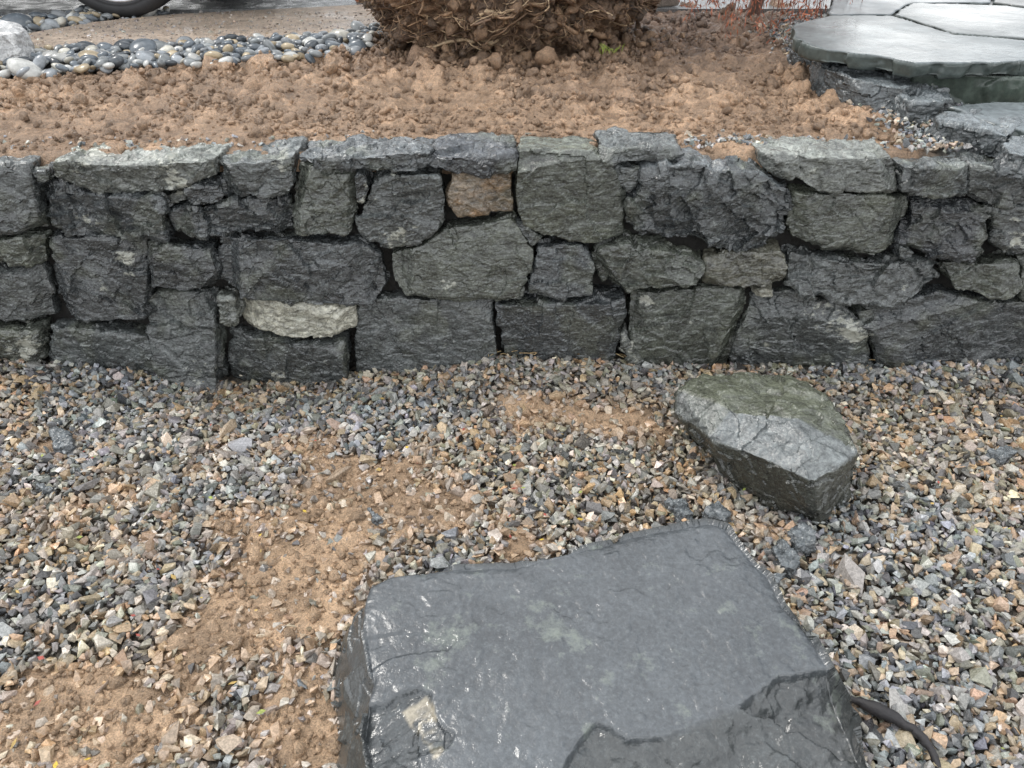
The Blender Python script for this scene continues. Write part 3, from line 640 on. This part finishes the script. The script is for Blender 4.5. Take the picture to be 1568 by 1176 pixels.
for r in range(16):
    b_ = onz(932 + rng.normal(0, 8), 90, ZT) + np.array([0, rng.normal(0, .02), .025]); d_ = np.array([rng.normal(0, .6), rng.normal(0, .4), 1]); L_ = rng.uniform(.015, .045)
    parts.append(tube([b_, b_ + d_ * L_ * .5, b_ + d_ * L_ + np.array([rng.normal(0, .01), 0, -.006])], np.array([.0012, .002, .0004]), np.array([.36, .44, .09]) * rng.uniform(.6, 1.2), 4))
V, F, C = merge(parts); build("grass_sprouts", V, F, C, True, M_root)
# ------------------------------------------------------------------ weeping maple
parts = []; lv = []; lc = []
mc = onz(1205, 10, ZT + .12) + np.array([0, .25, 0]); top = np.array([mc[0], mc[1], 1.75])
zz = np.linspace(0, 1, 10)
parts.append(tube(np.stack([mc[0] + .05 * np.sin(zz * 4), mc[1] + .25 + .03 * np.cos(zz * 5), ZT - .05 + zz * 1.05], 1), np.linspace(.035, .02, 10), np.array([.15, .1, .08]), 8))
for r in range(170):
    a = rng.uniform(0, 2 * math.pi); R = rng.uniform(.15, .42); n = 12; t = np.linspace(0, 1, n); zend = rng.uniform(.76, 1.05)
    pts = np.stack([top[0] + math.cos(a) * R * np.sqrt(t), top[1] + math.sin(a) * R * np.sqrt(t), 1.72 + .12 * np.sin(t * 3.1) - (1.72 - zend) * t ** 2], 1) + rng.normal(0, .008, (n, 3))
    parts.append(tube(pts, np.linspace(.006, .0012, n), np.array([.22, .09, .06]), 4))
    for k in range(70):
        p = pts[rng.integers(3, n)] + rng.normal(0, .02, 3); d = rng.normal(0, .5, 3) + np.array([0, 0, -.8]); d /= np.linalg.norm(d); s = np.cross(d, rng.normal(0, 1, 3)); s /= np.linalg.norm(s)
        l = rng.uniform(.02, .045); lv += [p, p + d * l * .5 + s * .003, p + d * l, p + d * l * .5 - s * .003]; c_ = np.array([.5, .17, .09]) * rng.uniform(.5, 1.3); lc += [c_] * 4
V, F, C = merge(parts); mp = build("weeping_maple", V, F, C, True, M_root)
build("leaves", np.array(lv), np.arange(len(lv)).reshape(-1, 4), np.array(lc), False, M_root, mp)
# ------------------------------------------------------------------ timber, stick, litter
def bx(name, c, s, rz, col, mat, parent=None):
    bm = bmesh.new(); bmesh.ops.create_cube(bm, size=1, matrix=Matrix.Translation(c) @ Matrix.Rotation(rz, 4, 'Z') @ Matrix.Diagonal((*s, 1)))
    bmesh.ops.bevel(bm, geom=bm.edges[:], offset=.006, segments=2, affect='EDGES'); me = bpy.data.meshes.new(name); bm.to_mesh(me); bm.free()
    at = me.color_attributes.new("Col", 'FLOAT_COLOR', 'POINT'); at.data.foreach_set("color", np.tile([*col, 0], len(me.vertices)).astype(np.float32))
    o = bpy.data.objects.new(name, me); bpy.context.scene.collection.objects.link(o); me.materials.append(mat); o.parent = parent; return o
bx("timber_offcut", tuple(onz(1012, 14, ZT) + np.array([0, .1, .06])), (.2, .09, .12), .3, (.22, .19, .16), M_root)
bx("brick", tuple(onz(572, 3, ZT) + np.array([0, .05, .03])), (.2, .1, .065), .1, (.42, .14, .07), M_root)
P_ = np.array([onz(1303,1068,.025), onz(1335,1083,.03), onz(1370,1100,.028), onz(1400,1118,.03), onz(1425,1145,.025), onz(1440,1180,.02), onz(1450,1230,.015)])
tt = np.linspace(0, 6, 30); Pq = np.stack([np.interp(tt, range(7), P_[:, i]) for i in range(3)], 1); Pq[1:-1] = (Pq[:-2] + Pq[1:-1] + Pq[2:]) / 3
Pq += rng.normal(0, .0012, Pq.shape)
V, F, C = tube(Pq, np.interp(tt, [0, 1, 3, 6], [.006, .014, .010, .004]) * rng.uniform(.85, 1.15, 30), np.array([.03, .028, .03]), 8); build("fallen_stick", V, F, C, True, M_root)
lv, lc = [], []
for r in range(130):
    x, y = rng.uniform(-1.6, 1.9), rng.uniform(.7, 2.1); a = rng.uniform(0, 6.3); s = rng.uniform(.004, .011); z = rng.uniform(.022, .03)
    d = np.array([math.cos(a), math.sin(a), rng.normal(0, .3)]) * s; e = np.array([-math.sin(a), math.cos(a), rng.normal(0, .3)]) * s * .55; p = np.array([x, y, z])
    lv += [p - d, p - e, p + d, p + e]; lc += [np.array(random.choice([(.6,.42,.06),(.5,.35,.12),(.35,.08,.06),(.3,.35,.08),(.55,.5,.4)]))] * 4
build("leaf_litter", np.array(lv), np.arange(len(lv)).reshape(-1, 4), np.array(lc), False, M_root)
parts = []
for r in range(90):
    p = onz(rng.choice([790, 850, 960, 1450, 1400]) + rng.normal(0, 30), 556 + rng.uniform(-2, 10), .0); p[2] = float(gh(np.array([p[0]]), np.array([p[1]]))[0]) + .026; a = rng.normal(0, .7); l = rng.uniform(.01, .04); d = np.array([math.cos(a), math.sin(a) * .5, rng.normal(0, .1)]) * l
    parts.append(tube([p - d, p + np.array([0, 0, .003]), p + d], np.full(3, .0012), np.array(random.choice([(.4,.28,.14),(.5,.38,.2),(.2,.12,.07)])), 4))
V, F, C = merge(parts); build("dry_twigs", V, F, C, True, M_root)
o = outcrop("pale_rock", [(-60,40),(-20,30),(25,33),(40,42),(20,52),(-40,55)], ZT + .11, ZT - .02, .02, vs=.009, amp=.6, tint=(.45,.45,.45), topc=(.6,.6,.6), sz=.2)
# ------------------------------------------------------------------ parked car
def pm(name, col, r=.4, metal=0, coat=0):
    m, nt, p = newmat(name); co = N(nt, "ShaderNodeTexCoord").outputs["Object"]
    c = mix(nt, tuple(col), ramp(nt, noise(nt, co, 25, 4), [(.3, .85), (.7, 1.15)]), 1.0, 'MULTIPLY'); nt.links.new(c, p.inputs["Base Color"])
    p.inputs["Roughness"].default_value = r; p.inputs["Metallic"].default_value = metal; p.inputs["Coat Weight"].default_value = coat; return m
car = bpy.data.objects.new("parked_car", None); bpy.context.scene.collection.objects.link(car)
M_tyre = pm("tyre_rubber", (.03, .03, .032), .7); M_rim = pm("alloy", (.6, .6, .62), .3, 1); M_paint = pm("car_paint", (.12, .14, .17), .25, .3, 1); M_glass = pm("car_glass", (.02, .025, .03), .05); M_under = pm("underbody", (.02, .02, .02), .8)
wc = onz(200, 23, ZT); GZ = ZT - .004; WR = .325
def lathe(name, prof, c, mat, k=64):
    n = len(prof); V = []
    for i in range(k):
        a = 2 * math.pi * i / k
        for r, y in prof: V.append((c[0] + r * math.cos(a), c[1] + y, c[2] + r * math.sin(a)))
    F = np.array([[i * n + j, i * n + j + 1, ((i + 1) % k) * n + j + 1, ((i + 1) % k) * n + j] for i in range(k) for j in range(n - 1)])
    o = build(name, np.array(V), F, None, True, mat, car); return o
wx0 = wc[0]; wy0 = wc[1] - .08
for i, (dx, dy) in enumerate([(0, 0), (-2.65, 0), (0, 1.45), (-2.65, 1.45)]):
    c = (wx0 + dx, wy0 + .1 + dy, GZ + WR)
    lathe(f"tyre_{i+1}", [(.25, -.09), (.255, -.10), (.262, -.104), (.266, -.1), (.272, -.106), (.29, -.104), (.30, -.10), (.318, -.085), (WR, -.05), (WR, .05), (.318, .085), (.30, .1), (.25, .09)], c, M_tyre)
    lathe(f"rim_{i+1}", [(.252, -.094), (.24, -.097), (.23, -.07), (.22, -.03), (.05, -.05), (.0, -.06)], c, M_rim)
    for s in range(5):
        a = s * 2 * math.pi / 5; bm = bmesh.new()
        bmesh.ops.create_cube(bm, size=1, matrix=Matrix.Translation((c[0] + .12 * math.cos(a), c[1] - .07, c[2] + .12 * math.sin(a))) @ Matrix.Rotation(-a, 4, 'Y') @ Matrix.Diagonal((.22, .03, .04, 1)))
        me = bpy.data.meshes.new(f"spoke_{i+1}_{s+1}"); bm.to_mesh(me); bm.free(); ob = bpy.data.objects.new(me.name, me); me.materials.append(M_rim); ob.parent = car; bpy.context.scene.collection.objects.link(ob)
def body(name, prof, y0, y1, mat, inset=0.0):
    n = len(prof); bm = bmesh.new(); rows = []
    for t, k in ((y0, 1), (y0 + .06, 0), (y1 - .06, 0), (y1, 1)):
        rows.append([bm.verts.new((x, t + (inset * (z - 1.7) if t < (y0 + y1) / 2 else -inset * (z - 1.7)), z)) for x, z in prof])
    for a in range(3):
        for i in range(n): bm.faces.new([rows[a][i], rows[a][(i + 1) % n], rows[a + 1][(i + 1) % n], rows[a + 1][i]])
    bm.faces.new(rows[0][::-1]); bm.faces.new(rows[3]); bmesh.ops.recalc_face_normals(bm, faces=bm.faces)
    me = bpy.data.meshes.new(name); bm.to_mesh(me); bm.free(); ob = bpy.data.objects.new(name, me); me.materials.append(mat); ob.parent = car; bpy.context.scene.collection.objects.link(ob)
arch = lambda cx: [(cx + .37 * math.cos(a), GZ + WR + .37 * math.sin(a)) for a in np.linspace(math.radians(-12), math.radians(192), 12)]
g = GZ
prof = [(wx0 + .82, g + .28)] + [(wx0 + .80, g + .22)] + arch(wx0) + arch(wx0 - 2.65) + [(wx0 - 3.55, g + .25), (wx0 - 3.6, g + .6), (wx0 - 3.5, g + .95), (wx0 - 3.0, g + 1.0), (wx0 - .5, g + .95), (wx0 + .55, g + .82), (wx0 + .85, g + .6)]
body("body_shell", prof, wy0 - .02, wy0 + 1.68, M_paint)
body("cabin_glass", [(wx0 - 3.3, g + .98), (wx0 - 2.9, g + 1.36), (wx0 - 1.2, g + 1.42), (wx0 - .3, g + .94)], wy0 + .06, wy0 + 1.6, M_glass, .25)
body("roof", [(wx0 - 2.95, g + 1.37), (wx0 - 2.7, g + 1.44), (wx0 - 1.5, g + 1.47), (wx0 - 1.15, g + 1.42)], wy0 + .14, wy0 + 1.52, M_paint, .0)
bx("underbody", (wx0 - 1.4, wy0 + .83, g + .27), (4.1, 1.4, .12), 0, (.02, .02, .02), M_under, car)
bx("headlamp", (wx0 + .72, wy0 + .2, g + .66), (.2, .34, .1), .2, (.7, .7, .7), M_glass, car)
